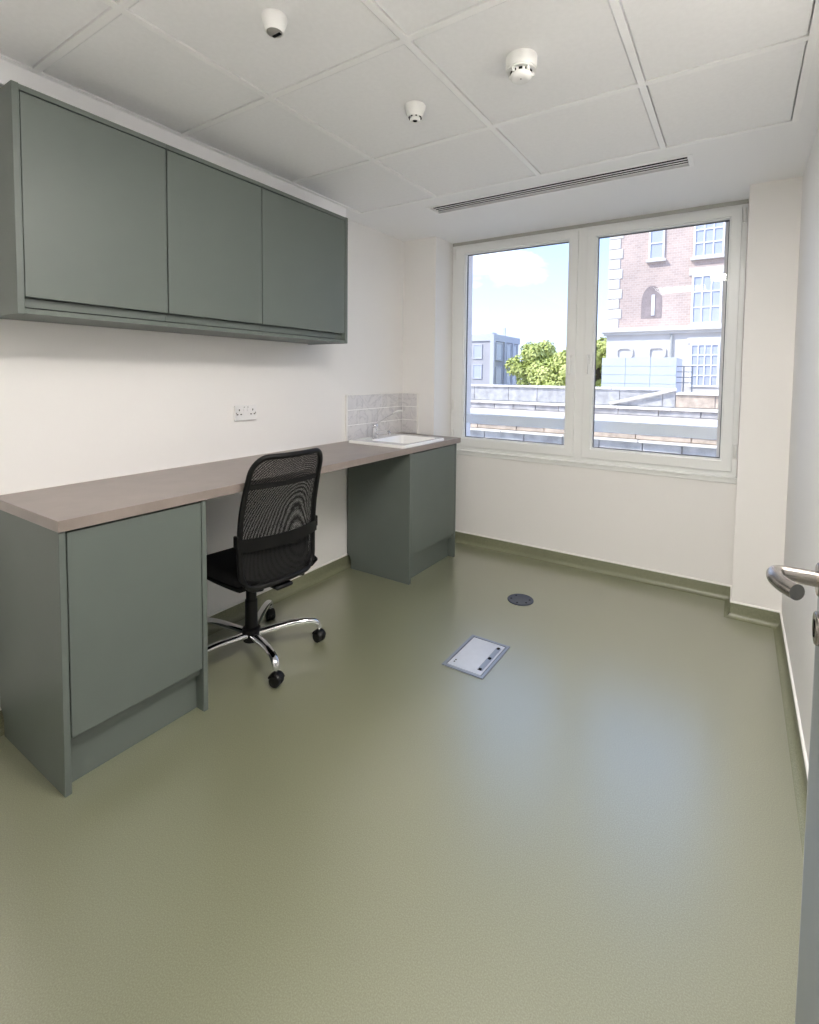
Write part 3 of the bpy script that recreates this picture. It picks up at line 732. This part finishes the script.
# brick building
def brick_mat():
    mt = bpy.data.materials.new('pink_brick'); mt.use_nodes = True; nt = mt.node_tree
    b = nt.nodes['Principled BSDF']; b.inputs['Roughness'].default_value = .9
    t = N(nt, 'ShaderNodeTexCoord'); mp = N(nt, 'ShaderNodeMapping'); mp.inputs['Rotation'].default_value = (radians(90), 0, 0)
    nt.links.new(t.outputs['Object'], mp.inputs[0])
    br = N(nt, 'ShaderNodeTexBrick'); br.inputs['Scale'].default_value = 2.2; br.inputs['Mortar Size'].default_value = .015
    br.inputs['Color1'].default_value = srgb(203, 180, 168); br.inputs['Color2'].default_value = srgb(190, 168, 158); br.inputs['Mortar'].default_value = srgb(212, 200, 192)
    nt.links.new(mp.outputs[0], br.inputs['Vector'])
    nz = N(nt, 'ShaderNodeTexNoise'); nz.inputs['Scale'].default_value = .5; nz.inputs['Detail'].default_value = 5; nt.links.new(t.outputs['Object'], nz.inputs[0])
    rp = ramp(nt, [(.3, (.86, .86, .87, 1)), (.7, (1.05, 1.05, 1.05, 1))]); nt.links.new(nz.outputs[0], rp.inputs[0])
    mu = N(nt, 'ShaderNodeMixRGB', blend_type='MULTIPLY'); mu.inputs[0].default_value = 1
    nt.links.new(br.outputs[0], mu.inputs[1]); nt.links.new(rp.outputs[0], mu.inputs[2]); nt.links.new(mu.outputs[0], b.inputs['Base Color'])
    return mt
BRICK = brick_mat()
BSTONE = pbr('building_stone', srgb(212, 206, 200), .85, var=.05, vscale=1.2, vdetail=6)
STAIN = pbr('niche_stain', srgb(150, 136, 134), .9, var=.12, vscale=2)
WPANE = pbr('far_pane', srgb(178, 182, 198), .3, spec=.4)
WBAR = pbr('far_frame', srgb(238, 238, 238), .5)
PALEB = pbr('pale_blue_sheet', srgb(206, 210, 222), .5, var=.02, vscale=1)
RAILM = pbr('grey_rail', srgb(110, 118, 128), .5)
BY = 26.0; BXL, BXR = -3.57, 9.0
bd = thing('brick_building', 'tall pink brick building with pale stone base and cornice', 'building', (2.5, 30, -7))
box('brick_wall', (BXL+.3, BXR, BY, BY+9, 3.86, 13), BRICK, bd)
box('stone_wall', (BXL, BXR, BY-.02, BY+9, -7, 3.52), BSTONE, bd)
boxes('cornice', [(BXL-.25, BXR, BY-.35, BY+9, 3.66, 3.86), (BXL-.12, BXR, BY-.2, BY+9, 3.52, 3.66)], BSTONE, bd)
box('roof', (BXL, BXR, BY-.1, BY+9, 13, 13.3), BSTONE, bd)
z = 3.86; k = 0
while z < 12.9:
    wq = .68 if k % 2 else .56
    box('quoin_stone', (BXL, BXL+wq, BY-.05, BY+.5, z+.01, z+.49), BSTONE, bd, bev=.02); z += .5; k += 1
def far_window(x0, x1, z0, z1, nc, nr, sill=True):
    w_ = box('window', (x0, x1, BY-.030, BY-.0225, z0, z1), WPANE, bd)
    cw = (x1-x0)/nc; ch = (z1-z0)/nr
    for i in range(nc):
        for j in range(nr): box('pane', (x0+i*cw+.03, x0+(i+1)*cw-.03, BY-.042, BY-.031, z0+j*ch+.03, z0+(j+1)*ch-.03), WPANE, w_)
    bm = bmesh.new()
    add_frame(bm, 'y', x0-.06, x1+.06, z0-.06, z1+.06, x0+.02, x1-.02, z0+.02, z1-.02, BY-.10, BY-.02)
    for i in range(1, nc): add_box(bm, x0+i*cw-.025, x0+i*cw+.025, BY-.09, BY-.043, z0, z1)
    for j in range(1, nr): add_box(bm, x0, x1, BY-.088, BY-.044, z0+j*ch-.025, z0+j*ch+.025)
    obj('glazing_bars', bm, WBAR, w_)
    if sill: box('sill', (x0-.15, x1+.15, BY-.2, BY-.02, z0-.17, z0-.06), BSTONE, w_)
    box('lintel', (x0-.2, x1+.2, BY-.07, BY-.01, z1+.07, z1+.42), BSTONE, w_)
far_window(-1.645, -1.065, 7.19, 8.66, 1, 2)
far_window(.29, 1.42, 7.08, 8.9, 3, 3)
far_window(.29, 1.41, 4.0, 6.15, 3, 3)
far_window(.32, 1.41, 1.05, 2.96, 4, 4, False)
far_window(3.4, 4.5, 7.08, 8.9, 3, 3); far_window(3.4, 4.5, 4.0, 6.15, 3, 3); far_window(3.4, 4.5, 1.05, 2.96, 4, 4, False)
# arched niche with slit window
bm = bmesh.new(); arc = [(-1.5+.47*cos(t), 5.1+.8*sin(t)) for t in [pi*k/14 for k in range(15)]] + [(-1.97, 4.3), (-1.03, 4.3)]
v1 = [bm.verts.new((x, BY-.012, z)) for x, z in arc]; v2 = [bm.verts.new((x, BY+.01, z)) for x, z in arc]
bm.faces.new(v1); bm.faces.new(v2[::-1])
for i in range(len(arc)): bm.faces.new([v1[i], v1[(i+1) % len(arc)], v2[(i+1) % len(arc)], v2[i]])
ni = obj('niche', bm, STAIN, bd, 'dark arched niche')
box('slit_window', (-1.50, -1.36, BY-.05, BY-.012, 4.45, 5.45), WBAR, ni)
for cx_ in (-2.69, -1.19):
    bm = bmesh.new()
    o_ = rr(cx_-.42, cx_+.42, 2.35, 2.93, .2, 0); i_ = rr(cx_-.30, cx_+.30, 2.35, 2.83, .14, 0)
    lp = [[bm.verts.new((p[0], yy, p[1])) for p in L_] for L_, yy in ((o_, BY-.02), (o_, BY-.10), (i_, BY-.10), (i_, BY-.02))]
    for A, B in zip(lp, lp[1:]):
        for i in range(len(A)): bm.faces.new([A[i], A[(i+1) % len(A)], B[(i+1) % len(A)], B[i]])
    obj('plaque_moulding', bm, BSTONE, bd)
bm = bmesh.new(); add_tube(bm, [(-.55, BY-.1, 3.5), (-.55, BY-.1, -2)], .05, n=8); obj('drainpipe', bm, GREYP, bd)

en = thing('plant_enclosure', 'pale blue sheet metal plant enclosure in front of the brick building', 'enclosure', (-1.6, 22, -7))
EY = 22.0; ex0, ex1, ez0, ez1 = -2.865, .093, 1.055, 2.245
box('core', (ex0+.02, ex1-.02, EY+.03, EY+2.5, -7, ez1-.02), PALEB, en)
nsh = 4
for k in range(nsh):
    for q in range(3):
        a = ex0+(ex1-ex0)*q/3; b = ex0+(ex1-ex0)*(q+1)/3; z0 = ez0-.3+(ez1-ez0+.3)*k/nsh; z1 = ez0-.3+(ez1-ez0+.3)*(k+1)/nsh
        box('sheet', (a+.008, b-.008, EY, EY+.03, z0+.008, z1-.008), PALEB, en, bev=.004)
rl = thing('roof_railing', 'small grey metal railing beside the pale blue enclosure', 'railing', (.1, 22, .5))
rx0, rx1, rz0, rz1 = .025, .654, .885, 1.888
for q in range(3):
    x = rx0+(rx1-rx0)*q/2; bm = bmesh.new(); add_tube(bm, [(x, EY+.3, rz0-.4), (x, EY+.3, rz1)], .025, n=8); obj('post', bm, RAILM, rl)
for q in range(4):
    zz = rz1-.02-(rz1-rz0)*q/4.5; bm = bmesh.new(); add_tube(bm, [(rx0, EY+.3, zz), (rx1, EY+.3, zz)], .016, n=8); obj('rail', bm, RAILM, rl)
tag(box('roof_deck', (rx0-.1, 8, EY-.4, BY-.25, -7, rz0-.35), STONE), 'pale low roof in front of the brick building', 'roof')

# grey block far left
LG = pbr('grey_cladding', srgb(178, 175, 178), .8, var=.05, vscale=.6)
LG2 = pbr('grey_fascia', srgb(198, 198, 206), .7)
LPANE = pbr('grey_pane', srgb(186, 190, 200), .15)
gb = thing('grey_building', 'small grey flat roofed building far off beside the trees', 'building', (-19, 43, -7))
GXc, GYc = -16.4, 40.0
box('walls', (-24, GXc, GYc, 46, -7, 4.6), LG, gb); box('fascia', (-24.1, GXc+.12, GYc-.12, 46.1, 4.55, 5.15), LG2, gb)
boxes('roof_units', [(-18.2, -17.4, 42, 43, 5.15, 5.5), (-17.0, -16.8, 43.5, 43.7, 5.15, 6.0)], LG2, gb)
for (a, b) in ((-18.3, -17.5), (-20.3, -19.4), (-22.3, -21.4)):
    for z in (-1.5, 1.2, 3.0): 
        w_ = box('window', (a, b, GYc-.05, GYc-.0, z, z+1.2), LPANE, gb); bm = bmesh.new(); add_frame(bm, 'y', a-.06, b+.06, z-.06, z+1.26, a+.02, b-.02, z+.02, z+1.18, GYc-.09, GYc-.005); obj('frame', bm, LG2, w_)
for (a, b) in ((40.6, 41.9), (43.0, 44.0), (44.6, 45.4)):
    for z in (-1.5, .7, 2.9):
        w_ = box('window', (GXc, GXc+.05, a, b, z, z+1.5), LPANE, gb); bm = bmesh.new(); add_frame(bm, 'x', a-.08, b+.08, z-.08, z+1.58, a+.02, b-.02, z+.02, z+1.48, GXc+.005, GXc+.10); obj('frame', bm, LG2, w_)
for y in (42.45, 44.3): box('pilaster', (GXc, GXc+.18, y-.15, y+.15, -7, 4.55), LG2, gb)
box('pilaster', (-16.62, GXc+.15, GYc-.15, 40.2, -7, 4.55), LG2, gb)

# trees
def leaf_mat(name, c1, c2):
    mt = pbr(name, c1, .6, vcol=c2, vscale=1.1, spec=.3)
    return mt
LEAF = leaf_mat('leaf_yellow_green', srgb(172, 184, 100), srgb(210, 214, 136))
BARK = pbr('bark', srgb(96, 84, 70), .9)
def tree(label, c, rad, hgt, nleaf, seed, group='trees beyond the roof'):
    rnd = random.Random(seed)
    t = thing('leafy_tree', label, 'tree', (c[0], c[1], -7), group=group)
    bm = bmesh.new(); add_tube(bm, smooth_path([(c[0], c[1], -7), (c[0]+.1, c[1], -3.5), (c[0]-.1, c[1], c[2])], 2), .28, n=10); obj('trunk', bm, BARK, t, smooth=50)
    bm = bmesh.new(); clumps = []
    for k in range(26):
        a = rnd.uniform(0, 2*pi); r_ = rad*sqrt(rnd.random())*.85; h = rnd.uniform(-1, 1)
        rr_ = r_*sqrt(max(.05, 1-h*h*.8)); clumps.append((c[0]+rr_*cos(a), c[1]+rr_*sin(a), c[2]+h*hgt*.8, rad*rnd.uniform(.28, .42)))
    for k in range(nleaf):
        x, y, z, r_ = rnd.choice(clumps); d = Vector((rnd.gauss(0, 1), rnd.gauss(0, 1), rnd.gauss(0, 1))).normalized()*r_*rnd.uniform(.75, 1.05)
        p = Vector((x, y, z))+d; n_ = (d.normalized()+Vector((rnd.uniform(-.7, .7), rnd.uniform(-.7, .7), rnd.uniform(-.2, .9)))).normalized()
        u = n_.orthogonal().normalized(); v = n_.cross(u); ang = rnd.uniform(0, pi); u, v = u*cos(ang)+v*sin(ang), v*cos(ang)-u*sin(ang); s_ = rnd.uniform(.07, .15)
        bm.faces.new([bm.verts.new(p+u*s_*1.5), bm.verts.new(p+v*s_*.8), bm.verts.new(p-u*s_*1.5), bm.verts.new(p-v*s_*.8)])
    f = obj('foliage', bm, LEAF, t); f['kind'] = 'stuff'
tree('broad yellow-green leafy tree next to the grey building', (-12.8, 41, 2.0), 2.3, 2.2, 9000, 1)
tree('yellow-green leafy tree seen against the window post', (-7.9, 33, 1.3), 1.9, 1.8, 9000, 2)
tree('yellow-green leafy tree just left of the brick building', (-6.5, 37.6, 2.1), 1.7, 2.1, 7000, 3)
